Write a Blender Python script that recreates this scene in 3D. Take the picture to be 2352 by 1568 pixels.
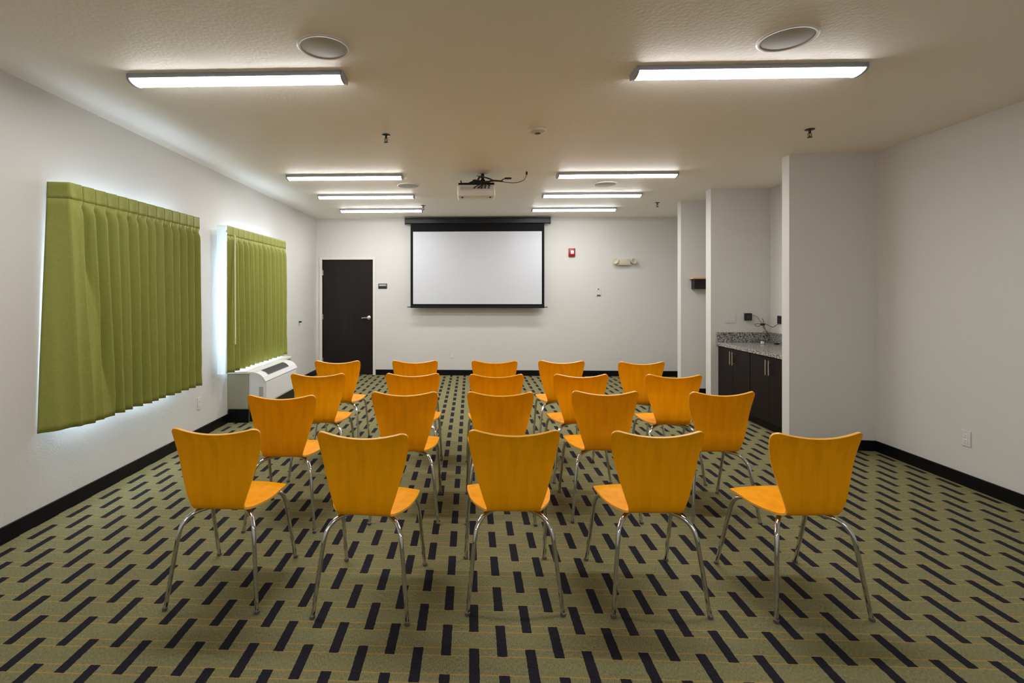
import bpy, bmesh, math, random
from mathutils import Vector, Matrix
random.seed(4)
for o in list(bpy.data.objects): bpy.data.objects.remove(o, do_unlink=True)
scn = bpy.context.scene
COL = scn.collection
R = math.radians

# ------------------------------------------------------------ camera, world, exposure
cam_d = bpy.data.cameras.new('camera'); cam = bpy.data.objects.new('camera', cam_d); COL.objects.link(cam)
cam_d.sensor_width = 36; cam_d.lens = 36*1160/2352
cam_d.shift_x = (1176-1039.5)/2352; cam_d.shift_y = -(784-670)/2352
cam_d.clip_start = 0.05
cam.location = (0, 0, 1.462); cam.rotation_euler = (R(90), 0, R(2))
scn.camera = cam
scn.view_settings.view_transform = 'Standard'
scn.view_settings.look = 'None'
scn.view_settings.gamma = 1
scn.view_settings.use_curve_mapping = False
scn.view_settings.exposure = 0.6
LAMP = 30.0            # luminance of the ceiling fixtures' lenses
w = bpy.data.worlds.new('World'); scn.world = w; w.use_nodes = True
bg = w.node_tree.nodes['Background']; bg.inputs[0].default_value = (0.66, 0.82, 1, 1); bg.inputs[1].default_value = 12.5

# ------------------------------------------------------------ materials
def srgb(*c):
    return tuple(((v/255)/12.92 if v/255 <= .04045 else ((v/255+.055)/1.055)**2.4) for v in c)+(1,)
def mat(name, col, rough=.5, metal=0, spec=.5, coat=0, bump=None, noise=None, emit=None):
    m = bpy.data.materials.new(name); m.use_nodes = True
    nt = m.node_tree; N = nt.nodes; L = nt.links; b = N['Principled BSDF']
    b.inputs['Base Color'].default_value = col; b.inputs['Roughness'].default_value = rough
    b.inputs['Metallic'].default_value = metal; b.inputs['Specular IOR Level'].default_value = spec
    b.inputs['Coat Weight'].default_value = coat; b.inputs['Coat Roughness'].default_value = .12
    tc = N.new('ShaderNodeTexCoord')
    if noise:      # (scale xyz, amount)
        mp = N.new('ShaderNodeMapping'); mp.inputs['Scale'].default_value = noise[0]
        n = N.new('ShaderNodeTexNoise'); n.inputs['Scale'].default_value = 1; n.inputs['Detail'].default_value = 5
        L.new(tc.outputs['Object'], mp.inputs['Vector']); L.new(mp.outputs[0], n.inputs['Vector'])
        r = N.new('ShaderNodeMapRange'); r.inputs['From Min'].default_value = .3; r.inputs['From Max'].default_value = .7
        r.inputs['To Min'].default_value = 1-noise[1]; r.inputs['To Max'].default_value = 1+noise[1]
        L.new(n.outputs['Fac'], r.inputs['Value'])
        hs = N.new('ShaderNodeHueSaturation'); hs.inputs['Color'].default_value = col
        L.new(r.outputs[0], hs.inputs['Value']); L.new(hs.outputs[0], b.inputs['Base Color'])
    if bump:       # (scale, strength, distance)
        n = N.new('ShaderNodeTexNoise'); n.inputs['Scale'].default_value = bump[0]; n.inputs['Detail'].default_value = 4
        L.new(tc.outputs['Object'], n.inputs['Vector'])
        bp = N.new('ShaderNodeBump'); bp.inputs['Strength'].default_value = bump[1]; bp.inputs['Distance'].default_value = bump[2]
        L.new(n.outputs['Fac'], bp.inputs['Height']); L.new(bp.outputs[0], b.inputs['Normal'])
    if emit:
        b.inputs['Emission Color'].default_value = emit[0]; b.inputs['Emission Strength'].default_value = emit[1]
    return m

M = {}
M['wall'] = mat('wall paint', srgb(214,213,210), .6, bump=(90,.25,.004))
M['ceiling'] = mat('ceiling paint', srgb(247,243,235), .55, bump=(45,.28,.006))
M['base'] = mat('dark baseboard', srgb(10,10,15), .45, spec=.2, noise=((3,3,3),.1))
M['khaki'] = mat('khaki paint', srgb(158,156,136), .6, bump=(90,.2,.003))
M['white'] = mat('white plastic', srgb(228,228,226), .4, noise=((8,8,8),.02))
M['plate'] = mat('white wall plate', srgb(214,214,216), .35, noise=((8,8,8),.02))
M['slot'] = mat('outlet slot', srgb(60,60,60), .5)
M['black'] = mat('black plastic', srgb(18,18,19), .4, noise=((20,20,20),.1))
M['beige'] = mat('beige plastic', srgb(205,198,178), .45, noise=((8,8,8),.03))
M['greyrec'] = mat('grey speaker mesh', srgb(176,176,170), .6)
M['screen'] = mat('matte screen fabric', srgb(206,209,217), .75, noise=((2,2,2),.01))
M['screenblack'] = mat('black screen fabric', srgb(10,10,14), .7, spec=.2, noise=((5,5,5),.08))
M['case'] = mat('black painted metal', srgb(13,14,19), .4, spec=.3)
M['door'] = mat('espresso door veneer', srgb(31,25,23), .45, spec=.2, noise=((30,30,1.5),.22))
M['cab'] = mat('espresso cabinet laminate', srgb(27,20,21), .4, spec=.15, noise=((30,30,1.5),.18))
M['frame'] = mat('white door frame paint', srgb(222,220,212), .45)
M['chrome'] = mat('chrome', (.66,.67,.7,1), .09, 1)
M['nickel'] = mat('brushed nickel', (.72,.68,.62,1), .28, 1)
M['housing'] = mat('grey lamp housing', srgb(170,175,188), .4, .3)
M['glide'] = mat('clear foot glide', srgb(92,90,84), .3)
M['red'] = mat('red alarm plastic', srgb(150,12,24), .35)
M['strobe'] = mat('alarm strobe lens', srgb(245,225,225), .2)
M['wood'] = mat('orange stained birch', srgb(252,168,0), .5, spec=.12, coat=.0, noise=((26,26,1.6),.085))
M['rim'] = mat('pale plywood edge', srgb(250,190,84), .35, coat=.2)
M['ledge'] = mat('light wood ledge', srgb(214,176,116), .4, noise=((3,30,30),.08))
M['sprk'] = mat('dark bronze sprinkler', srgb(58,54,46), .35, .6)
M['cable'] = mat('black cable', srgb(22,22,22), .45)
M['gcable'] = mat('grey cable', srgb(112,108,92), .45)
M['rail'] = mat('white rail', srgb(222,222,220), .4)
M['green'] = mat('green curtain cloth', srgb(148,153,74), .55, spec=.4, noise=((60,60,60),.06), bump=(700,.15,.001))
M['greenhdr'] = M['green']
M['wand'] = mat('pale wand', srgb(214,222,170), .35)
M['ptac'] = mat('white enamel', srgb(228,229,231), .4)
M['grille'] = mat('grey grille', srgb(128,130,130), .5)
M['dgrille'] = mat('grille slats', srgb(92,94,95), .5)
M['blue'] = mat('blue connector', srgb(60,70,150), .4)
M['sub'] = mat('black subbase', srgb(16,16,18), .5)

M['lining_cloth'] = mat('white curtain lining', srgb(235,236,232), .8)
def lining_mat():
    m = bpy.data.materials.new('white lining'); m.use_nodes = True
    N = m.node_tree.nodes; L = m.node_tree.links; N.remove(N['Principled BSDF'])
    d = N.new('ShaderNodeBsdfDiffuse'); d.inputs[0].default_value = srgb(240,243,240)
    t = N.new('ShaderNodeBsdfTranslucent'); t.inputs[0].default_value = srgb(236,242,244)
    x = N.new('ShaderNodeMixShader'); x.inputs[0].default_value = .55
    L.new(d.outputs[0], x.inputs[1]); L.new(t.outputs[0], x.inputs[2]); L.new(x.outputs[0], N['Material Output'].inputs[0])
    return m
M['lining'] = lining_mat()
def glass_mat():
    m = bpy.data.materials.new('window glass'); m.use_nodes = True
    N = m.node_tree.nodes; L = m.node_tree.links; N.remove(N['Principled BSDF'])
    g = N.new('ShaderNodeBsdfGlossy'); g.inputs['Roughness'].default_value = .02
    t = N.new('ShaderNodeBsdfTransparent'); x = N.new('ShaderNodeMixShader'); x.inputs[0].default_value = .07
    L.new(t.outputs[0], x.inputs[1]); L.new(g.outputs[0], x.inputs[2]); L.new(x.outputs[0], N['Material Output'].inputs[0])
    return m
M['glass'] = glass_mat()
def lens_mat():
    m = bpy.data.materials.new('lit diffuser'); m.use_nodes = True
    N = m.node_tree.nodes; b = N['Principled BSDF']
    b.inputs['Base Color'].default_value = (.8,.8,.8,1)
    b.inputs['Emission Color'].default_value = (1,.985,.965,1); b.inputs['Emission Strength'].default_value = LAMP
    return m
M['lens'] = lens_mat()

def carpet_mat():
    m = bpy.data.materials.new('patterned carpet'); m.use_nodes = True
    nt = m.node_tree; N = nt.nodes; L = nt.links; b = N['Principled BSDF']
    b.inputs['Roughness'].default_value = .95; b.inputs['Specular IOR Level'].default_value = .15
    tc = N.new('ShaderNodeTexCoord'); sx = N.new('ShaderNodeSeparateXYZ')
    # small wobble so the woven edges are not razor straight
    wn = N.new('ShaderNodeTexNoise'); wn.inputs['Scale'].default_value = 70; wn.inputs['Detail'].default_value = 2
    L.new(tc.outputs['Object'], wn.inputs['Vector'])
    vs = N.new('ShaderNodeVectorMath'); vs.operation = 'SUBTRACT'; vs.inputs[1].default_value = (.5,.5,.5)
    L.new(wn.outputs['Color'], vs.inputs[0])
    vm = N.new('ShaderNodeVectorMath'); vm.operation = 'SCALE'; vm.inputs['Scale'].default_value = .006
    L.new(vs.outputs[0], vm.inputs[0])
    va = N.new('ShaderNodeVectorMath'); va.operation = 'ADD'
    L.new(tc.outputs['Object'], va.inputs[0]); L.new(vm.outputs[0], va.inputs[1]); L.new(va.outputs[0], sx.inputs[0])
    def op(o, a, bb=None, c=None):
        n = N.new('ShaderNodeMath'); n.operation = o
        for i, v in enumerate((a, bb, c)):
            if v is None: continue
            if isinstance(v, (int, float)): n.inputs[i].default_value = v
            else: L.new(v, n.inputs[i])
        return n.outputs[0]
    X, Y = sx.outputs[0], sx.outputs[1]
    PY = .1445; PX = .228
    v = op('DIVIDE', op('SUBTRACT', Y, 2.124-PY*40), PY)
    def layer(vo, xo):
        dv = op('ABSOLUTE', op('SUBTRACT', op('MODULO', op('ADD', v, 1+vo), 2.0), 1.0))
        a = op('LESS_THAN', dv, .655)
        u = op('DIVIDE', op('SUBTRACT', X, .13+xo-PX*40), PX)
        du = op('ABSOLUTE', op('SUBTRACT', op('FRACT', op('ADD', u, .5)), .5))
        return op('MULTIPLY', a, op('LESS_THAN', du, .0205/PX))
    rect = op('MAXIMUM', layer(0, 0), layer(1, .114))
    fr = op('ABSOLUTE', op('SUBTRACT', op('FRACT', v), .5))
    line = op('LESS_THAN', op('ABSOLUTE', op('SUBTRACT', fr, .155)), .024)
    # weave
    def noise(sc, det=4):
        mp = N.new('ShaderNodeMapping'); mp.inputs['Scale'].default_value = sc
        n = N.new('ShaderNodeTexNoise'); n.inputs['Scale'].default_value = 1; n.inputs['Detail'].default_value = det
        L.new(tc.outputs['Object'], mp.inputs['Vector']); L.new(mp.outputs[0], n.inputs['Vector']); return n.outputs['Fac']
    n1 = noise((260, 70, 1)); n2 = noise((9, 9, 1)); n3 = noise((420, 420, 1), 2)
    def mix(f, a, bb):
        n = N.new('ShaderNodeMix'); n.data_type = 'RGBA'
        for i, q in ((6, a), (7, bb)):
            if isinstance(q, tuple): n.inputs[i].default_value = q
            else: L.new(q, n.inputs[i])
        if isinstance(f, (int, float)): n.inputs[0].default_value = f
        else: L.new(f, n.inputs[0])
        return n.outputs[2]
    def rng(f, a, bb, c=0., d=1.):
        n = N.new('ShaderNodeMapRange'); L.new(f, n.inputs[0])
        for i, q in zip((1,2,3,4), (a,bb,c,d)): n.inputs[i].default_value = q
        return n.outputs[0]
    c = mix(rng(n1,.32,.68), srgb(99,99,71), srgb(148,145,106))
    c = mix(rng(n2,.35,.65,0,.45), c, srgb(132,126,86))
    c = mix(rng(n3,.5,.75,0,.5), c, srgb(84,86,74))
    lf = op('MULTIPLY', line, rng(n3,.3,.65,.2,.75))
    c = mix(lf, c, srgb(186,146,66))
    c = mix(rect, c, mix(rng(n1,.35,.65), srgb(27,26,35), srgb(40,38,48)))
    L.new(c, b.inputs['Base Color'])
    bp = N.new('ShaderNodeBump'); bp.inputs['Strength'].default_value = .5; bp.inputs['Distance'].default_value = .003
    L.new(n3, bp.inputs['Height']); L.new(bp.outputs[0], b.inputs['Normal'])
    return m
M['carpet'] = carpet_mat()
def granite_mat():
    m = bpy.data.materials.new('speckled granite'); m.use_nodes = True
    N = m.node_tree.nodes; L = m.node_tree.links; b = N['Principled BSDF']; b.inputs['Roughness'].default_value = .22
    tc = N.new('ShaderNodeTexCoord'); n = N.new('ShaderNodeTexNoise'); n.inputs['Scale'].default_value = 75; n.inputs['Detail'].default_value = 6
    r = N.new('ShaderNodeValToRGB'); e = r.color_ramp.elements
    e[0].position = .36; e[0].color = srgb(52,52,52); e[1].position = .66; e[1].color = srgb(200,196,190)
    q = e.new(.5); q.color = srgb(134,132,130)
    L.new(tc.outputs['Object'], n.inputs['Vector']); L.new(n.outputs['Fac'], r.inputs[0]); L.new(r.outputs[0], b.inputs['Base Color'])
    return m
M['granite'] = granite_mat()

# ------------------------------------------------------------ mesh helpers
def bx(bm, x0, x1, y0, y1, z0, z1, bev=0):
    x0, x1 = min(x0,x1), max(x0,x1); y0, y1 = min(y0,y1), max(y0,y1); z0, z1 = min(z0,z1), max(z0,z1)
    r = bmesh.ops.create_cube(bm, size=1)
    for v in r['verts']:
        v.co = Vector(((x0+x1)/2+v.co.x*(x1-x0), (y0+y1)/2+v.co.y*(y1-y0), (z0+z1)/2+v.co.z*(z1-z0)))
    if bev:
        es = list({e for v in r['verts'] for e in v.link_edges})
        bmesh.ops.bevel(bm, geom=es, offset=bev, segments=2, profile=.5, affect='EDGES')
def prism(bm, pts, axis, a0, a1):
    """closed 2-D outline extruded along an axis: 'x' -> pts are (y,z); 'y' -> (x,z); 'z' -> (x,y)"""
    f = {'x': lambda p, a: (a, p[0], p[1]), 'y': lambda p, a: (p[0], a, p[1]), 'z': lambda p, a: (p[0], p[1], a)}[axis]
    v0 = [bm.verts.new(f(p, a0)) for p in pts]; v1 = [bm.verts.new(f(p, a1)) for p in pts]
    bm.faces.new(v0); bm.faces.new(v1[::-1]); n = len(pts)
    for i in range(n): bm.faces.new((v0[i], v0[(i+1) % n], v1[(i+1) % n], v1[i]))
def lathe(bm, prof, c=(0,0,0), axis='z', seg=40):
    """prof (r,h) pairs"""
    rings = []
    for r, h in prof:
        ring = []
        for k in range(seg):
            a = 2*math.pi*k/seg; p = (r*math.cos(a), r*math.sin(a), h)
            if axis == 'y': p = (p[0], p[2], p[1])
            if axis == 'x': p = (p[2], p[0], p[1])
            ring.append(bm.verts.new(Vector(c)+Vector(p)))
        rings.append(ring)
    for a, b in zip(rings, rings[1:]):
        for k in range(seg): bm.faces.new((a[k], a[(k+1) % seg], b[(k+1) % seg], b[k]))
    bm.faces.new(rings[0][::-1]); bm.faces.new(rings[-1])
def crom(p, n=6):
    p = [Vector(q) for q in p]; q = [p[0]*2-p[1]]+p+[p[-1]*2-p[-2]]; out = []
    for i in range(1, len(q)-2):
        for k in range(n):
            t = k/n; a, b, c, d = q[i-1:i+3]
            out.append(.5*((2*b)+(c-a)*t+(2*a-5*b+4*c-d)*t*t+(3*b-a-3*c+d)*t**3))
    out.append(p[-1]); return out
def tube(bm, pts, r, seg=10, smooth=6):
    P = crom(pts, smooth) if smooth else [Vector(q) for q in pts]
    n = len(P); rad = (lambda i: r) if not callable(r) else (lambda i: r(i/(n-1)))
    rings = []; up = None
    for i, p in enumerate(P):
        t = (P[min(i+1, n-1)]-P[max(i-1, 0)]).normalized()
        if up is None: up = t.orthogonal().normalized()
        up = (up-t*up.dot(t)).normalized(); s = t.cross(up)
        rings.append([bm.verts.new(p+(up*math.cos(a)+s*math.sin(a))*rad(i)) for a in (2*math.pi*k/seg for k in range(seg))])
    for a, b in zip(rings, rings[1:]):
        for k in range(seg): bm.faces.new((a[k], a[(k+1) % seg], b[(k+1) % seg], b[k]))
    bm.faces.new(rings[0][::-1]); bm.faces.new(rings[-1])
def obj(name, bm, m, parent=None, smooth=False, loc=None):
    bmesh.ops.recalc_face_normals(bm, faces=bm.faces[:])
    me = bpy.data.meshes.new(name); bm.to_mesh(me); bm.free()
    for q in (m if isinstance(m, (list, tuple)) else [m]): me.materials.append(M[q])
    if smooth:
        for p in me.polygons: p.use_smooth = True
        me.set_sharp_from_angle(angle=R(38))
    o = bpy.data.objects.new(name, me); COL.objects.link(o)
    if parent: o.parent = parent
    if loc: o.location = loc
    return o
def NB(): return bmesh.new()
def box_obj(name, m, b, parent=None, bev=0, smooth=False):
    bm = NB(); bx(bm, *b, bev); return obj(name, bm, m, parent, smooth)
def tag(o, label, cat, group=None):
    o['label'] = label; o['category'] = cat
    if group: o['group'] = group
    return o
def thing(name, label, cat, loc=(0,0,0), rz=0, group=None):
    o = bpy.data.objects.new(name, None); COL.objects.link(o); o.empty_display_size = .1
    o.location = loc; o.rotation_euler = (0, 0, rz); return tag(o, label, cat, group)
def struct(o, label=None):
    o['kind'] = 'structure'
    if label: o['label'] = label
    return o
def copy_tree(o, parent=None):
    c = o.copy(); COL.objects.link(c)
    if parent: c.parent = parent
    for ch in list(o.children): copy_tree(ch, c)
    return c

# ------------------------------------------------------------ the room
XL, XR, YN, YB, C = -2.72, 3.73, -1.8, 8.85, 2.75
T = .15
struct(box_obj('floor', 'carpet', (XL-T, XR+T, YN-T, YB+T, -.1, 0)), 'olive carpet with staggered dark dashes and thin yellow lines')
struct(box_obj('ceiling', 'ceiling', (XL-T, XR+T, YN-T, YB+T, C, C+.1)), 'plain beige painted ceiling')
# left wall with two window openings
W1 = (3.30, 4.64, .60, 2.03); W2 = (5.45, 6.85, .60, 2.03)
bm = NB()
ys = [YN-T, W1[0], W1[1], W2[0], W2[1], YB+T]
bx(bm, XL-T, XL, ys[0], ys[1], 0, C); bx(bm, XL-T, XL, ys[2], ys[3], 0, C); bx(bm, XL-T, XL, ys[4], ys[5], 0, C)
for wn in (W1, W2):
    bx(bm, XL-T, XL, wn[0], wn[1], 0, wn[2]); bx(bm, XL-T, XL, wn[0], wn[1], wn[3], C)
struct(obj('wall_left', bm, 'wall'), 'white left wall holding both curtained windows')
struct(box_obj('wall_right', 'wall', (XR, XR+T, YN-T, YB+T, 0, C)), 'off-white right wall')
struct(box_obj('wall_near', 'wall', (XL, XR, YN-T, YN, 0, C)), 'white wall behind the camera')
# back wall with door opening
DX0, DX1, DH = -2.615, -1.712, 2.03
bm = NB(); bx(bm, XL, DX0, YB, YB+T, 0, C); bx(bm, DX1, XR, YB, YB+T, 0, C); bx(bm, DX0, DX1, YB, YB+T, DH, C)
struct(obj('wall_back', bm, 'wall'), 'white far wall behind the projection screen')
bm = NB(); prism(bm, [(3.003,4.865),(XR,4.775),(XR,4.97),(3.0,4.97)], 'z', 0, C)
struct(obj('wall_alcove_near', bm, 'wall'), 'partition stub wall on the near side of the cabinet alcove')
struct(box_obj('wall_alcove_middle', 'wall', (3.0, XR, 6.41, 6.54, 0, C)), 'partition stub wall behind the cabinet alcove')
struct(box_obj('wall_alcove_far', 'wall', (2.985, XR, 7.27, 7.385, 0, C)), 'partition stub wall nearest the far wall')
# boxed-out sill below second window
BO0, BO1, BOX = 5.57, 6.92, -2.49
struct(box_obj('wall_window_box', 'khaki', (XL, BOX, BO0, BO1, 0, .545)), 'boxed-out low wall under the far window')
struct(box_obj('trim_1', 'white', (XL, BOX+.012, BO0-.01, BO1+.01, .545, .57), bev=.004), 'white sill board under the far window')

def windowunit(name, wn):
    y0, y1, z0, z1 = wn; x0, x1 = XL-.11, XL-.05
    bm = NB()
    f = .05
    bx(bm, x0, x1, y0, y1, z0, z0+f); bx(bm, x0, x1, y0, y1, z1-f, z1)
    bx(bm, x0, x1, y0, y0+f, z0+f, z1-f); bx(bm, x0, x1, y1-f, y1, z0+f, z1-f)
    bx(bm, x0+.01, x1-.01, (y0+y1)/2-.025, (y0+y1)/2+.025, z0+f, z1-f)
    o = struct(obj(name, bm, 'white'), 'white framed window behind the %s green curtain' % ('near' if name.endswith('1') else 'far'))
    ym = (y0+y1)/2
    for a, b in ((y0+f, ym-.025), (ym+.025, y1-f)):
        box_obj('pane', 'glass', (XL-.084, XL-.078, a, b, z0+f, z1-f), o)
    return o
windowunit('window_1', W1); windowunit('window_2', W2)

# baseboards
BH, BT = .095, .014
def bb(name, b, lab=None):
    bm = NB(); bx(bm, *b); bmesh.ops.bevel(bm, geom=[e for e in bm.edges if all(v.co.z > b[5]-.001 for v in e.verts)], offset=.004, segments=2, affect='EDGES')
    return struct(obj(name, bm, 'base'), lab)
bm = NB(); bx(bm, XL, XL+BT, YN, BO0, 0, BH); bx(bm, XL, XL+BT, BO1, YB, 0, BH)
struct(obj('baseboard_left', bm, 'base'), 'black baseboard along the left wall')
bm = NB(); bx(bm, DX1+.05, XR, YB-BT, YB, 0, BH); struct(obj('baseboard_back', bm, 'base'), 'black baseboard along the far wall')
bm = NB(); bx(bm, XR-BT, XR, YN, 4.775, 0, BH); bx(bm, XR-BT, XR, 6.54, 7.27, 0, BH); bx(bm, XR-BT, XR, 7.385, YB-BT, 0, BH)
struct(obj('baseboard_right', bm, 'base'), 'black baseboard along the right wall')
bb('baseboard_near', (XL+BT, XR-BT, YN, YN+BT, 0, BH))
bm = NB(); prism(bm, [(3.003,4.851),(XR-BT,4.763),(XR-BT,4.776),(3.003,4.865)], 'z', 0, BH)
struct(obj('baseboard_alcove_near', bm, 'base'), 'black baseboard on the near stub wall')
bb('baseboard_alcove_far', (2.985, XR-BT, 7.256, 7.27, 0, BH))
bb('baseboard_window_box', (XL+BT, BOX+.014, BO0-BT, BO0, 0, .15))

struct(box_obj('wall_light_block', 'wall', (DX0-.1, DX1+.1, YB+T, YB+T+.06, 0, DH+.1)), 'unseen slab added behind the dark door to block outside light')  # added backing slab, keeps world light from leaking through the door gaps
# door
fr = NB()
bx(fr, DX0-.045, DX0, YB-.018, YB+.1, 0, DH+.045); bx(fr, DX1, DX1+.045, YB-.018, YB+.1, 0, DH+.045); bx(fr, DX0, DX1, YB-.018, YB+.1, DH, DH+.045)
struct(obj('trim_2', fr, 'frame'), 'white frame around the dark door')
door = struct(box_obj('door_1', 'door', (DX0+.004, DX1-.004, YB+.02, YB+.065, .003, DH-.004), bev=.002), 'dark espresso flush door in the far wall')
bm = NB(); hx, hz = -1.79, 1.005
lathe(bm, [(.0,-.001),(.033,0),(.035,-.006),(.026,-.012),(.013,-.014),(.012,-.05),(.0,-.052)][1:], (hx, YB+.02, hz), 'y', 24)
tube(bm, [(hx+.005, YB-.03, hz), (hx-.02, YB-.034, hz+.002), (hx-.07, YB-.033, hz), (hx-.12, YB-.028, hz-.004)], .0095, 10)
obj('door_handle', bm, 'nickel', door, True)
for z in (.25, 1.02, 1.8):
    bm = NB(); lathe(bm, [(.008,-.045),(.008,.045)], (DX0+.002, YB+.012, z), 'z', 10); bx(bm, DX0-.01, DX0+.012, YB+.017, YB+.0195, z-.045, z+.045)
    obj('hinge', bm, 'nickel', door)

# ------------------------------------------------------------ chair
PROF = [(.172,.431),(.158,.444),(.110,.454),(.040,.455),(-.04,.443),(-.10,.434),(-.143,.434),(-.174,.456),(-.187,.515),(-.189,.60),(-.196,.69),(-.213,.77),(-.240,.838)]
HW   = [.209,.209,.210,.208,.192,.163,.130,.125,.144,.170,.1935,.208,.2125]
SPLIT = 5
def shell(i0, i1, part):
    P = crom([(y, z, h) for (y, z), h in zip(PROF, HW)], 8)
    P = P[i0*8:i1*8+1]
    # arc length from the free end
    S = [0.]
    for a, b in zip(P, P[1:]): S.append(S[-1]+(Vector((b.x, b.y))-Vector((a.x, a.y))).length)
    tot = S[-1]; r = .040 if part == 'back' else .07; rx = r if part == 'back' else .05
    if part == 'seat': dist = S[:]
    else: dist = [tot-s for s in S]
    # densify the free end so that the corner rounds smoothly
    samples = sorted(set([round(d, 5) for d in dist]+[r*(1-math.cos(math.pi/2*k/13)) for k in range(14)]))
    order = sorted(zip(dist, P), key=lambda q: q[0])
    def at(d):
        for (d0, p0), (d1, p1) in zip(order, order[1:]):
            if d <= d1+1e-9:
                k = 0 if d1 == d0 else (d-d0)/(d1-d0); return p0.lerp(p1, k)
        return order[-1][1]
    NT = 28; bm = NB(); rows = []
    for d in samples:
        p = at(d); half = p.z
        if d < r: half = half-rx+rx*math.sqrt(max(0, 1-(1-d/r)**2))
        row = []
        for k in range(NT+1):
            t = -1+2*k/NT
            x = half*t
            if part == 'back':
                fall = max(0, 1-d/.26)
                dd = d+0.036*(1-(x/p.z)**2)*fall**1.5
                q = at(min(dd, tot)); y, z = q.x, q.y
                hgt = min(1, max(0, (z-.47)/.2)); y += .034*(x/.21)**2*hgt
            else:
                y, z = p.x, p.y; z -= .009*(x/.21)**2*min(1, (tot-d)/.10)
                y -= .014*(x/.2)**2*max(0, 1-d/.12)
            row.append(bm.verts.new((x, y, z)))
        rows.append(row)
    for a, b in zip(rows, rows[1:]):
        for k in range(NT): bm.faces.new((a[k], a[k+1], b[k+1], b[k]))
    return bm
def make_chair():
    t = thing('chair', 'x', 'chair')
    for part, nm, a, b in (('seat','seat',0,SPLIT), ('back','backrest',SPLIT,len(PROF)-1)):
        o = obj(nm, shell(a, b, part), ['wood','rim'], t, False)
        for p in o.data.polygons: p.use_smooth = True
        md = o.modifiers.new('ply', 'SOLIDIFY'); md.thickness = .011; md.offset = 0; md.use_rim = True; md.material_offset_rim = 1
        bv = o.modifiers.new('ease', 'BEVEL'); bv.width = .003; bv.segments = 2; bv.limit_method = 'ANGLE'; bv.angle_limit = R(50)
    bm = NB(); bx(bm, -.10, .10, -.075, .075, .418, .429, .003); bx(bm, -.03, .03, -.03, .03, .400, .419, .004)
    obj('mounting_plate', bm, 'case', t)
    for sx in (-1, 1):
        for fr in (0, 1):
            if fr: p = [(.02,.02,.411),(.08,.045,.413),(.15,.08,.421),(.181,.10,.414),(.195,.120,.388),(.203,.140,.33),(.209,.190,.17),(.215,.24,.012)]
            else:  p = [(.02,-.02,.410),(.09,-.085,.410),(.138,-.138,.404),(.167,-.172,.374),(.180,-.193,.325),(.198,-.217,.17),(.215,-.24,.012)]
            bm = NB(); tube(bm, [(sx*x, y, z) for x, y, z in p], lambda u: .0116-.0022*u, 12, 7)
            lg = obj('leg', bm, 'chrome', t, True)
            bm = NB(); lathe(bm, [(.007,.016),(.0125,.014),(.0125,.004),(.010,.0)], (sx*.216, .243 if fr else -.243, 0), 'z', 14)
            obj('foot_glide', bm, 'glide', lg, True)
    return t
rowspec = [
 [(-1.181,2.511,1.2),(-.474,2.466,4.1),(.197,2.533,-1.5),(.853,2.538,-1.3),(1.554,2.537,-3.5)],
 [(-1.161,3.27,-1.5),(-.417,3.401,-1.5),(.192,3.416,0),(.8635,3.466,0),(1.6075,3.47,-4)],
 [(-1.182,4.09,-3),(-.447,4.126,-2),(.2045,4.108,-2),(.856,4.13,-2),(1.56,4.13,2)],
 [(-1.2235,4.82,-1.5),(-.51,4.865,-2),(.2225,4.876,2),(.8405,4.897,2),(1.5595,4.85,-2)]]
rown = ['in the nearest row', 'in the second nearest row', 'in the second farthest row', 'in the farthest row']
coln = ['leftmost', 'second from left', 'middle one', 'second from right', 'rightmost']
first = make_chair(); used = False
for ri, row in enumerate(rowspec):
    for ci, (x, y, cw) in enumerate(row):
        c = copy_tree(first) if used else first
        used = True
        ox = .24*math.sin(R(cw)) if ri else 0
        c.location = (x+ox, y, 0); c.rotation_euler = (0, 0, -R(cw))
        tag(c, 'orange bentwood chair on chrome legs, %s %s' % (coln[ci], rown[ri]), 'chair', 'orange chairs set out in four rows')

# ------------------------------------------------------------ ceiling lights
def make_light(loc, label):
    t = thing('ceiling_light', label, 'ceiling light', loc, 0, 'linear ceiling lights')
    Lh, wd, dp = .64, .132, .026
    bm = NB(); bx(bm, -Lh, Lh, 0, wd, -dp, 0, .002)
    obj('housing', bm, 'housing', t)
    bm = NB(); n = 14; pts = []
    for k in range(n+1):
        a = math.pi*k/n; pts.append((wd/2-math.cos(a)*(wd/2-.008), -dp-math.sin(a)*.020))
    prism(bm, pts, 'x', -Lh+.012, Lh-.012); obj('diffuser', bm, 'lens', t)
    for s in (-1, 1):
        bm = NB(); q = [(0, 0)]+[(wd/2-math.cos(math.pi*k/n)*wd/2, -dp-math.sin(math.pi*k/n)*.023) for k in range(n+1)]+[(wd, 0)]
        prism(bm, q, 'x', s*(Lh-.012), s*(Lh+.004)); obj('end_cap', bm, 'housing', t)
    return t
rowsL = ['added unseen behind the camera to light the chair backs,', 'nearest the camera', 'second from the camera', 'third from the camera', 'nearest the projection screen']
l0 = None
for i, y in enumerate((-.75, 2.91, 5.49, 6.63, 7.78)):  # first row is out of view, added to brighten the chair backs
    for s, x in (('left', -1.385), ('right', 1.592)):
        lab = 'lit white linear ceiling light, %s in the %s column' % (rowsL[i], s)
        if l0 is None: l0 = make_light((x, y, C), lab)
        else:
            c = copy_tree(l0); c.location = (x, y, C); c['label'] = lab

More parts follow.
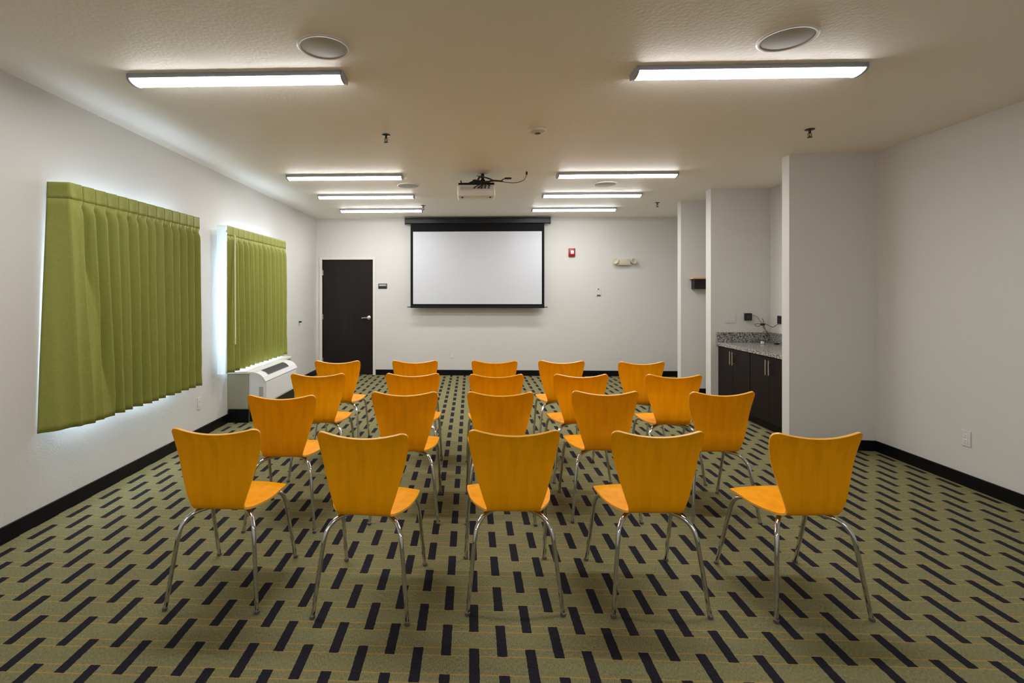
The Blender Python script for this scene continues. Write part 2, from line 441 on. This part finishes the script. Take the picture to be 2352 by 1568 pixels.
# ceiling speakers
def make_speaker(x, y, label):
    t = thing('ceiling_speaker', label, 'speaker', (x, y, C), 0, 'round speakers in the ceiling')
    bm = NB(); lathe(bm, [(.136,0),(.138,-.006),(.130,-.011),(.121,-.010),(.121,-.002)], (0,0,0), 'z', 56); obj('trim_ring', bm, 'white', t, True)
    bm = NB(); lathe(bm, [(.121,-.002),(.120,-.007),(.08,-.010),(.03,-.0115),(.005,-.012)], (0,0,0), 'z', 56); obj('speaker_grille', bm, 'greyrec', t, True)
    return t
make_speaker(-.768, 2.63, 'round grey ceiling speaker beside the nearest left light')
make_speaker(1.607, 2.62, 'round grey ceiling speaker beside the nearest right light')
make_speaker(-.746, 6.08, 'small-looking round speaker among the far left lights')
make_speaker(1.609, 6.08, 'small-looking round speaker among the far right lights')

# smoke detector
t = thing('smoke_detector', 'beige dome smoke detector in the middle of the ceiling', 'smoke detector', (.528, 3.98, C))
bm = NB(); lathe(bm, [(.074,0),(.074,-.012),(.068,-.018)], seg=40); obj('base', bm, 'beige', t, True)
bm = NB(); lathe(bm, [(.066,-.0175),(.062,-.034),(.045,-.046),(.0,-.05)][:-1], seg=40); obj('dome', bm, 'beige', t, True)
bm = NB(); lathe(bm, [(.024,-.045),(.022,-.0495),(.005,-.051)], seg=20); obj('sensor_cap', bm, 'slot', t, True)

def sprinkler(x, y, label):
    t = thing('sprinkler_head', label, 'sprinkler', (x, y, C), 0, 'fire sprinklers hanging from the ceiling')
    bm = NB(); lathe(bm, [(.034,0),(.036,-.004),(.014,-.009)], seg=24); obj('escutcheon', bm, 'sprk', t, True)
    bm = NB(); lathe(bm, [(.009,-.008),(.009,-.03),(.006,-.032)], seg=12)
    for s in (-1, 1): tube(bm, [(s*.008,0,-.028),(s*.014,0,-.042),(s*.006,0,-.06)], .0025, 6)
    lathe(bm, [(.003,-.03),(.003,-.062)], seg=8); obj('nozzle', bm, 'sprk', t)
    bm = NB(); lathe(bm, [(.004,-.06),(.018,-.062),(.019,-.065),(.003,-.067)], seg=20); obj('deflector', bm, 'sprk', t)
sprinkler(-.69, 4.12, 'small dark sprinkler head on the near left ceiling')
sprinkler(2.69, 4.10, 'small dark sprinkler head on the ceiling near the right wall')
sprinkler(2.70, 7.39, 'tiny sprinkler head on the far ceiling before the alcoves')
sprinkler(-.70, 7.52, 'tiny sprinkler head beside the far left light')

# ------------------------------------------------------------ projector
px, py = .065, 5.35
proj = t = thing('projector', 'white ceiling projector on a black mount with looping cables', 'projector', (px, py, 2.475))
bm = NB(); bx(bm, -.198, .198, 0, .29, 0, .122, .014); obj('body', bm, 'white', t, True)
bm = NB(); bx(bm, -.175, .175, -.004, .002, .062, .108, .001); obj('port_panel', bm, 'plate', t)
bm = NB()
for i, x in enumerate((-.02, .02, .055, .09, .13)): bx(bm, x-.012, x+.012, -.007, -.0035, .078, .09)
obj('port', bm, 'slot', t)
bm = NB(); 
for k in range(9): bx(bm, -.165+k*.016, -.157+k*.016, -.007, -.0035, .07, .1)
obj('vent', bm, 'greyrec', t)
bm = NB(); lathe(bm, [(.045,.0),(.045,.03),(.036,.032),(.034,.012),(.005,.012)], (.1, .285, .06), 'y', 28); obj('lens', bm, 'case', t, True)
for x in (-.15, .15): 
    bm = NB(); lathe(bm, [(.012,0),(.012,-.012),(.008,-.014)], (x, .05, .002), 'z', 12); obj('foot', bm, 'slot', t)
UP = (0, 0, C-2.475)
bm = NB(); lathe(bm, [(.06,0),(.06,-.008),(.03,-.012),(.019,-.014)], (.07, .12, 0), 'z', 28); obj('ceiling_plate', bm, 'beige', t, True, UP)
bm = NB(); lathe(bm, [(.017,-.012),(.017,-.09)], (.07, .12, 0), 'z', 16); obj('pole', bm, 'case', t, True, UP)
bm = NB()
bx(bm, -.19, .19, .02, .05, -.15, -.128, .003); bx(bm, -.14, .15, .19, .22, -.15, -.13, .003)
bx(bm, .0, .14, .04, .2, -.13, -.112, .003); bx(bm, .045, .095, .09, .15, -.115, -.08, .003)
tube(bm, [(-.185,.03,-.145),(-.15,.1,-.135),(-.02,.12,-.125)], .009, 8); tube(bm, [(.185,.03,-.145),(.15,.1,-.135),(.1,.12,-.125)], .009, 8)
for x in (-.16, .17): tube(bm, [(x,.035,-.15),(x,.035,-.152)], .012, 8, 0)
tube(bm, [(-.16,.03,-.13),(-.165,.02,-.105)], .007, 8, 0)
obj('arm', bm, 'case', t, False, UP)
bm = NB()
for k in range(6):
    a = random.uniform(-.01,.01); zz = -.125+random.uniform(-.012,.012)
    tube(bm, [(-.13+.03*k,.06,zz),(-.02,.02+a,zz+.02*(k%2)),(.09,-.03+a,zz-.01),(.18,-.02,-.118+a*.5),(.28,-.01,-.124+a*.3)], .006, 8)
for k, (x1, z1) in enumerate(((-.02,-.185),(.045,-.195),(.02,-.19),(.09,-.178),(.13,-.175))):
    tube(bm, [(.05+.02*k,-.02,-.12),(.06+.01*k,-.05,-.15),(x1+.01,-.03,z1+.004),(x1,-.0085,z1)], .0055, 8)
for k in range(3): tube(bm, [(.0+.02*k,.03,-.13),(.03,-.01,-.07-.01*k),(.08+.01*k,-.01,-.08),(.17,-.02,-.115)], .004, 8)
obj('black_cable', bm, 'cable', t, True, UP)
bm = NB(); tube(bm, [(.26,-.01,-.124),(.33,0,-.134),(.42,.03,-.13),(.50,.06,-.10),(.53,.08,-.06),(.54,.09,-.026)], .0045, 8); tube(bm, [(-.0,.0,-.06),(.07,0,-.07),(.14,0,-.09),(.2,-.015,-.12)], .004, 8); obj('grey_cable', bm, 'gcable', t, True, UP)
bm = NB(); tube(bm, [(.26,-.01,-.118),(.285,-.005,-.1),(.31,0,-.092)], .005, 8); bx(bm, .30,.37,-.012,.012,-.10,-.082,.003); obj('adapter', bm, 'cable', t, False, UP)
bm = NB(); lathe(bm, [(.009,0),(.012,-.022),(.006,-.036)], (.54,.09,0), 'z', 12); obj('plug', bm, 'cable', t, False, UP)

# ------------------------------------------------------------ projection screen
t = thing('projection_screen', 'white pull-down projection screen with black borders on the far wall', 'projection screen', (.12, 8.68, 0))
bm = NB(); prism(bm, [(-.05,2.64),(-.04,2.63),(.05,2.63),(.06,2.64),(.06,2.71),(.04,2.73),(-.03,2.73),(-.05,2.715)], 'x', -1.235, 1.24); obj('case', bm, 'case', t)
for s in (-1.246, 1.232):
    bm = NB(); bx(bm, s, s+.018, -.058, .065, 2.622, 2.737, .004); obj('end_cap', bm, 'black', t)
for s in (-1.0, 1.0):
    bm = NB(); bx(bm, s-.02, s+.02, .05, YB-8.68, 2.66, 2.72); obj('bracket', bm, 'case', t)
bm = NB(); bx(bm, -1.148, 1.146, -.001, .0015, 1.21, 2.64); obj('black_border', bm, 'screenblack', t)
bm = NB(); bx(bm, -1.104, 1.102, -.0035, -.001, 1.252, 2.497); obj('screen_fabric', bm, 'screen', t)
bm = NB(); bx(bm, -1.15, 1.148, -.014, .014, 1.185, 1.222, .004); tube(bm, [(-1.205,0,1.2),(1.2,0,1.2)], .0075, 8, 0); obj('bottom_bar', bm, 'case', t)

# ------------------------------------------------------------ curtains
def curtain(name, label, ya, yb, yaw_, xf, ztop, zbot, npl, seed, flare, wand=False, white_return=False):
    rnd = random.Random(seed)
    t = thing('curtain', label, 'curtain', (xf, ya, zbot), 0, 'green curtains on the left wall')
    t.name = 'curtain'
    ph = [rnd.uniform(-.22,.22) for _ in range(npl+3)]; am = [rnd.uniform(.7,1.25) for _ in range(npl+3)]
    Wd = yb-ya; per = Wd/npl; wallx = XL+.012-xf
    hdr = .105
    def P(s, z):
        """s<0: the return running to the wall, s>=0 along the wall. z height above the bottom"""
        H = ztop-zbot; k = 1-z/H        # k: 0 top, 1 bottom
        if s < 0:
            u = -s                          # 0..1 to the wall
            x = wallx*u; y = -(yaw_)*u-flare*k*.6*u
            y -= .02*math.sin(u*math.pi)*k
            y += flare*k*(1-u)
            return x+.01*math.sin(u*9+k*3)*k, y
        y = s; q = s/per; i = int(q); fr = q-i; i = min(i, npl)
        if z > H-hdr:
            cr = min(fr, 1-fr)
            saw = -1+2*fr
            x = .008-.050*math.exp(-(cr/.085)**4)+.006*saw
            if s < per*.5: x = .008
            x += .004*(H-z)/hdr*math.cos(fr*2*math.pi)
        else:
            g = min(1, (k*H-hdr)/.10); g = g*g*(3-2*g)
            cr = min(fr, 1-fr)
            f2 = (fr+ph[i]*.45*k*math.sin(fr*math.pi)) % 1.0
            pk = .58+.26*k                                  # where the fold turns back
            if f2 < pk: q = f2/pk; sw = -1+2*q**(1.5+1.4*am[i])
            else: q = (f2-pk)/(1-pk); sw = 1-2*(q*q*(3-2*q))
            if sw < 0: sw *= 1.55
            a = (.034+.006*k)*(.55+.45*am[i])
            x1 = a*sw+.0035*math.sin(s*31+k*6+ph[i]*12)*k+.004*math.sin(s*7+k*5+seed)*k
            x1 += .006*math.exp(-((fr-.5)/.08)**2)*(1-k)*g
            fl = flare*2.7*k
            if fl > 0 and s < fl+per*.5:
                e = max(0, min(1, (s-fl)/(per*.5))); e = e*e*(3-2*e)
                x1 = x1*e+(1-e)*(.022+.25*x1+.006*math.sin(s*40+k*4))
            x0 = .008-.050*math.exp(-(cr/.085)**4)+.006*(-1+2*fr)+.004*math.cos(fr*2*math.pi)
            x = x0*(1-g)+x1*g
            if s < per*.5: x = x*(s/(per*.5))+.008*(1-s/(per*.5))
        y = s+flare*k*max(0, 1-s/(Wd*.6))*(.9)
        return x, y
    def sheet(z0, z1, nz, s0, s1, ns, nu):
        bm = NB(); rows = []
        ss = ([-1+j/nu for j in range(nu)] if s0 < 0 else [])+[max(s0, 0)+(s1-max(s0, 0))*j/ns for j in range(ns+1)]
        for i in range(nz+1):
            z = z0+(z1-z0)*i/nz; row = []
            for s in ss:
                x, y = P(s, z); row.append(bm.verts.new((x, y, z)))
            rows.append(row)
        for a, b in zip(rows, rows[1:]):
            for j in range(len(ss)-1): bm.faces.new((a[j], a[j+1], b[j+1], b[j]))
        return bm
    H = ztop-zbot; NSS = npl*26
    s0 = 0 if white_return else -1
    for nm, a, b, nz in (('header', H-hdr, H, 5), ('drape', 0, H-hdr, 38)):
        o = obj(nm, sheet(a, b, nz, s0, Wd, NSS, 10), ['green', 'lining_cloth'], t)
        for p in o.data.polygons: p.use_smooth = True
        md = o.modifiers.new('cloth', 'SOLIDIFY'); md.thickness = .0025; md.offset = 0; md.material_offset = 1; md.use_flip_normals = False
    if white_return:
        bm = NB(); rows = []
        for i in range(13):
            z = H*i/12; k = 1-z/H
            rows.append([bm.verts.new((wallx*u*.62, -.012-yaw_*u*.7-.012*k*math.sin(u*5), z)) for u in [j/8 for j in range(9)]])
        for a, b in zip(rows, rows[1:]):
            for j in range(8): bm.faces.new((a[j], a[j+1], b[j+1], b[j]))
        o = obj('white_lining', bm, 'lining', t)
        for p in o.data.polygons: p.use_smooth = True
    bm = NB(); bx(bm, -.050, -.036, .03, Wd-.02, H-.06, H-.035)
    for y in (.1, Wd/2, Wd-.1): bx(bm, XL-xf, -.036, y-.012, y+.012, H-.065, H-.04)
    obj('curtain_rail', bm, 'rail', t)
    if wand:
        bm = NB(); tube(bm, [(.05, .09, H-.10), (.055, .085, H-.8), (.06, .08, H-1.27)], .0075, 8, 3); tube(bm, [(.0,.09,H-.09),(.05,.09,H-.095)], .004, 6, 0); obj('wand', bm, 'wand', t)
    return t
curtain('a', 'wide green pleated curtain over the nearer window, its near edge spread flat', 3.16, 4.73, .02, -2.585, 2.167, .572, 14, 3, .11)
curtain('b', 'narrower-looking green pleated curtain above the white air conditioner', 5.27, 6.98, .06, -2.585, 2.167, .592, 13, 8, .0, True, True)

# ------------------------------------------------------------ air conditioner
t = thing('air_conditioner', 'white through-wall air conditioner under the far green curtain', 'air conditioner', (BOX, 5.60, 0))
L_ = 1.02
prof = [(.0,.2),(.0,.545),(.045,.545),(.085,.538),(.125,.52),(.158,.49),(.178,.462),(.182,.44),(.186,.2)]
bm = NB(); prism(bm, prof, 'y', .0, L_); obj('cabinet', bm, 'ptac', t)
top = [(.0,.546),(.045,.546),(.086,.539),(.127,.521),(.161,.491),(.186,.455),(.196,.458),(.170,.503),(.134,.535),(.09,.553),(.045,.561),(.0,.561)]
bm = NB(); prism(bm, [(x+.0, z) for x, z in top], 'y', -.012, L_+.012); obj('top_cover', bm, 'ptac', t)
# discharge grille following the slope
nx, nz = Vector((.161-.086, 0, .491-.539)).normalized(), None
def slope(u, up):   # u 0..1 down the slope, on the cover's outer face
    a, b = Vector((.078, 0, .556)), Vector((.166, 0, .507)); d = b-a; n = Vector((-d.z, 0, d.x)).normalized()*-1
    if n.z < 0: n = -n
    return a+d*u+n*(up+.010*math.sin(u*math.pi))
bm = NB()
for i in range(6):
    q = [slope(u, h) for u, h in ((i/6,.001),((i+1)/6,.001),((i+1)/6,.004),(i/6,.004))]
    prism(bm, [(v.x, v.z) for v in q], 'y', .14, .80)
obj('grille_frame', bm, 'grille', t)
bm = NB()
for k in range(33):
    y = .15+k*.0198
    q = [slope(u, .003) for u in (.05,.3,.5,.7,.95)]+[slope(u, .008) for u in (.95,.7,.5,.3,.05)]
    prism(bm, [(v.x, v.z) for v in q], 'y', y, y+.008)
obj('grille_slats', bm, 'dgrille', t)
box_obj('front_panel', 'ptac', (.182, .192, .02, L_-.02, .215, .44), t, .003)
bm = NB(); bx(bm, .118, .162, -.006, .002, .285, .395, .002); obj('side_outlet', bm, 'greyrec', t)
box_obj('subbase', 'sub', (.0, .165, .02, L_-.02, 0, .2), t)

# ------------------------------------------------------------ cabinets and worktop
YA0, YA1 = 4.97, 6.41; ym = (YA0+YA1)/2
def cabinet(y0, y1, lab):
    t = thing('base_cabinet', lab, 'cabinet', (3.42, (y0+y1)/2, 0), 0, 'dark base cabinets in the alcove')
    h = (y1-y0)/2-.002
    bm = NB(); bx(bm, -.31, XR-.002-3.42, -h, h, .1, .793); bx(bm, -.25, XR-.002-3.42, -h, h, 0, .1); obj('cabinet_body', bm, 'cab', t)
    for s in (-1, 1):
        a, b = (s*.0015, s*(h-.003)); d = box_obj('cabinet_door', 'cab', (-.331, -.312, a, b, .11, .785), t, .0015)
        yh = s*.028
        bm = NB(); tube(bm, [(-.356, yh, .60), (-.356, yh, .755)], .006, 8, 0)
        for z in (.62, .735): tube(bm, [(-.33, yh, z), (-.356, yh, z)], .004, 6, 0)
        obj('handle', bm, 'nickel', d)
cabinet(YA0, ym, 'dark two-door base cabinet, nearer one behind the stub wall')
cabinet(ym, YA1, 'dark two-door base cabinet, farther one at the alcove end')
t = thing('countertop', 'speckled grey granite countertop with backsplash in the alcove', 'countertop', (3.4, ym, .795))
hh = (YA1-YA0)/2-.001
box_obj('slab', 'granite', (-.335, XR-.001-3.4, -hh, hh, 0, .042), t, .004)
bm = NB(); bx(bm, -.335, XR-.001-3.4, hh-.022, hh, .043, .165, .002); bx(bm, XR-.023-3.4, XR-.001-3.4, -hh, hh-.022, .043, .165, .002); obj('backsplash', bm, 'granite', t)

# ------------------------------------------------------------ wall plates
def outlet(name, lab, loc, face, w=.072, h=.118, gang=1, cat='outlet'):
    """face: unit normal direction letter, plate lies against that wall"""
    rz = {'-y': 0, '+x': R(90), '-x': R(-90)}[face]
    t = thing(name, lab, cat, loc, rz)
    bm = NB(); bx(bm, -w/2, w/2, -.007, 0, -h/2, h/2, .002); obj('plate', bm, 'plate', t)
    for g in range(gang):
        x = (g-(gang-1)/2)*.046
        for z in (-.02, .02):
            bm = NB(); bx(bm, x-.016, x+.016, -.010, -.0065, z-.014, z+.014, .001)
            s = obj('socket', bm, 'white', t)
            bm = NB(); bx(bm, x-.007, x-.005, -.0105, -.0095, z-.002, z+.007); bx(bm, x+.005, x+.007, -.0105, -.0095, z-.002, z+.007); bx(bm, x-.002, x+.002, -.0105, -.0095, z-.010, z-.006); obj('slots', bm, 'slot', s)
    return t
outlet('wall_outlet', 'white outlet low on the left wall between the two curtains', (XL, 4.98, .343), '+x')
outlet('wall_outlet', 'white outlet low on the right wall', (XR, 3.93, .361), '-x')
outlet('wall_outlet', 'white outlet low on the far wall below the screen', (-.313, YB, .358), '-y')
outlet('wall_outlet', 'white outlet low on the far wall under the emergency light', (2.579, YB, .366), '-y')
# alcove back wall
def P_(x, z): return (x, 6.41, z)
outlet('wall_outlet', 'white double outlet left of the black box above the counter', P_(3.235, 1.133), '-y', .125, .118, 2)
outlet('wall_outlet', 'white double outlet behind the tangled cables above the counter', P_(3.635, 1.13), '-y', .118, .118, 2)
t = thing('wall_box', 'square black box on the alcove wall above the counter', 'wall box', P_(3.448, 1.152))
bm = NB(); bx(bm, -.042, .042, -.03, 0, -.045, .045, .004); obj('body', bm, 'black', t)
bm = NB()
for i in range(3): bx(bm, -.02+i*.015, -.012+i*.015, -.032, -.0295, -.02, .02)
obj('buttons', bm, 'slot', t)
t = thing('wall_plug', 'black plug on the right wall inside the counter alcove', 'plug', (XR, 6.22, 1.125), R(-90))
bm = NB(); bx(bm, -.03, .03, -.016, 0, -.048, .048, .003); obj('body', bm, 'black', t)
# tangle of cables hanging from the boxes and lying on the counter
t = thing('tangled_cable', 'tangle of thin dark cables hanging above the granite counter', 'cable', (3.56, 6.28, .838))
bm = NB()
Z = .838
def cw(p, r=.0042): tube(bm, [(x-3.56, y-6.28, z-Z) for x, y, z in p], r, 8)
cw([(3.49,6.385,1.175),(3.52,6.34,1.16),(3.545,6.30,1.10),(3.55,6.27,1.07)])
cw([(3.475,6.30,1.062),(3.50,6.29,1.04),(3.54,6.28,1.055),(3.56,6.27,1.075),(3.60,6.26,1.065),(3.66,6.25,1.035),(3.70,6.24,1.06),(3.718,6.22,1.08)])
cw([(3.475,6.30,1.062),(3.50,6.30,1.072),(3.53,6.29,1.07),(3.555,6.28,1.06)])
cw([(3.62,6.395,1.13),(3.615,6.36,1.10),(3.58,6.31,1.08),(3.555,6.28,1.07)])
cw([(3.555,6.28,1.07),(3.57,6.27,1.02),(3.60,6.25,.98),(3.63,6.22,.93),(3.64,6.18,.87),(3.60,6.14,.843)])
cw([(3.50,6.18,.845),(3.505,6.20,.90),(3.53,6.23,.96),(3.57,6.26,.985),(3.61,6.25,.965),(3.65,6.22,.91),(3.64,6.15,.85),(3.66,6.10,.844)])
cw([(3.57,6.27,1.06),(3.585,6.27,1.01),(3.62,6.26,.955),(3.66,6.25,.955)])
obj('wires', bm, 'gcable', t, True)
bm = NB(); bx(bm, -.03,.02,-.02,.0,.215,.24,.004); bx(bm, .05,.11,-.17,-.14,.0015,.016,.003); obj('adapter', bm, 'cable', t)
bm = NB(); bx(bm, -.075,-.045,-.115,-.09,.0015,.03,.004); obj('connector', bm, 'white', t)

# black shelf in the far nook
t = thing('wall_shelf', 'small black shelf box with a light wood top on the nook wall', 'shelf', (3.3, 7.27, 1.50))
bm = NB(); bx(bm, -.17, .30, -.10, 0, 0, .14, .003); obj('box', bm, 'black', t)
bm = NB(); bx(bm, -.20, .32, -.125, 0, .141, .158, .003); obj('shelf_top', bm, 'ledge', t)

# ------------------------------------------------------------ far wall devices
t = thing('fire_alarm', 'red fire alarm strobe on the far wall right of the screen', 'fire alarm', (1.763, YB, 2.145))
bm = NB(); bx(bm, -.056, .056, -.04, 0, -.072, .072, .008); obj('housing', bm, 'red', t, True)
bm = NB(); bx(bm, -.026, .03, -.055, -.038, -.03, .034, .006); obj('strobe_lens', bm, 'strobe', t, True)
t = thing('emergency_light', 'beige twin-head emergency light high on the far wall', 'emergency light', (2.654, YB, 1.975))
bm = NB(); bx(bm, -.12, .10, -.07, 0, -.055, .05, .01); obj('housing', bm, 'beige', t, True)
for x, s in ((-.145, -1), (.13, 1)):
    bm = NB(); lathe(bm, [(.018,.03),(.03,.0),(.048,-.05),(.05,-.056),(.044,-.057),(.03,-.045),(.004,-.04)], (x, -.045, .0), 'y', 28)
    bmesh.ops.rotate(bm, verts=bm.verts[:], cent=(x, -.03, 0), matrix=Matrix.Rotation(R(18)*s, 3, 'Z') @ Matrix.Rotation(R(-12), 3, 'X'))
    bx(bm, min(x, x-s*.05), max(x, x-s*.05), -.03, -.01, -.01, .01)
    obj('lamp_head', bm, 'beige', t, True)
t = thing('thermostat', 'small white wall control with a dark button on the far wall', 'wall control', (2.225, YB, 1.462))
bm = NB(); bx(bm, -.042, .042, -.012, 0, -.075, .075, .004); obj('plate', bm, 'plate', t)
bm = NB(); lathe(bm, [(.011,0),(.011,-.006)], (-.005,-.012,.045), 'y', 14); obj('button', bm, 'slot', t)
bm = NB(); bx(bm, -.03,.03,-.016,-.0115,-.068,-.05,.001); obj('label_strip', bm, 'slot', t)
t = thing('door_sign', 'small dark room sign on the far wall beside the door', 'sign', (-1.541, YB, 1.562))
bm = NB(); bx(bm, -.078, .078, -.008, 0, -.045, .045, .003); obj('plate', bm, 'black', t)
bm = NB(); bx(bm, -.068, .068, -.0095, -.0075, .0, .034); obj('insert', bm, 'grille', t)
bm = NB()
for i in range(9): bx(bm, -.056+i*.0128, -.048+i*.0128, -.0105, -.0092, .008, .026)
obj('lettering', bm, 'plate', t)
t = thing('cable_jack', 'small black cable jack on the left wall near the far corner', 'jack', (XL, 7.92, .986), R(90))
bm = NB(); bx(bm, -.035, .035, -.006, 0, -.057, .057, .002); obj('plate', bm, 'plate', t)
bm = NB(); lathe(bm, [(.013,0),(.013,-.03),(.009,-.045)], (0,-.005,0), 'y', 14); obj('plug', bm, 'black', t)
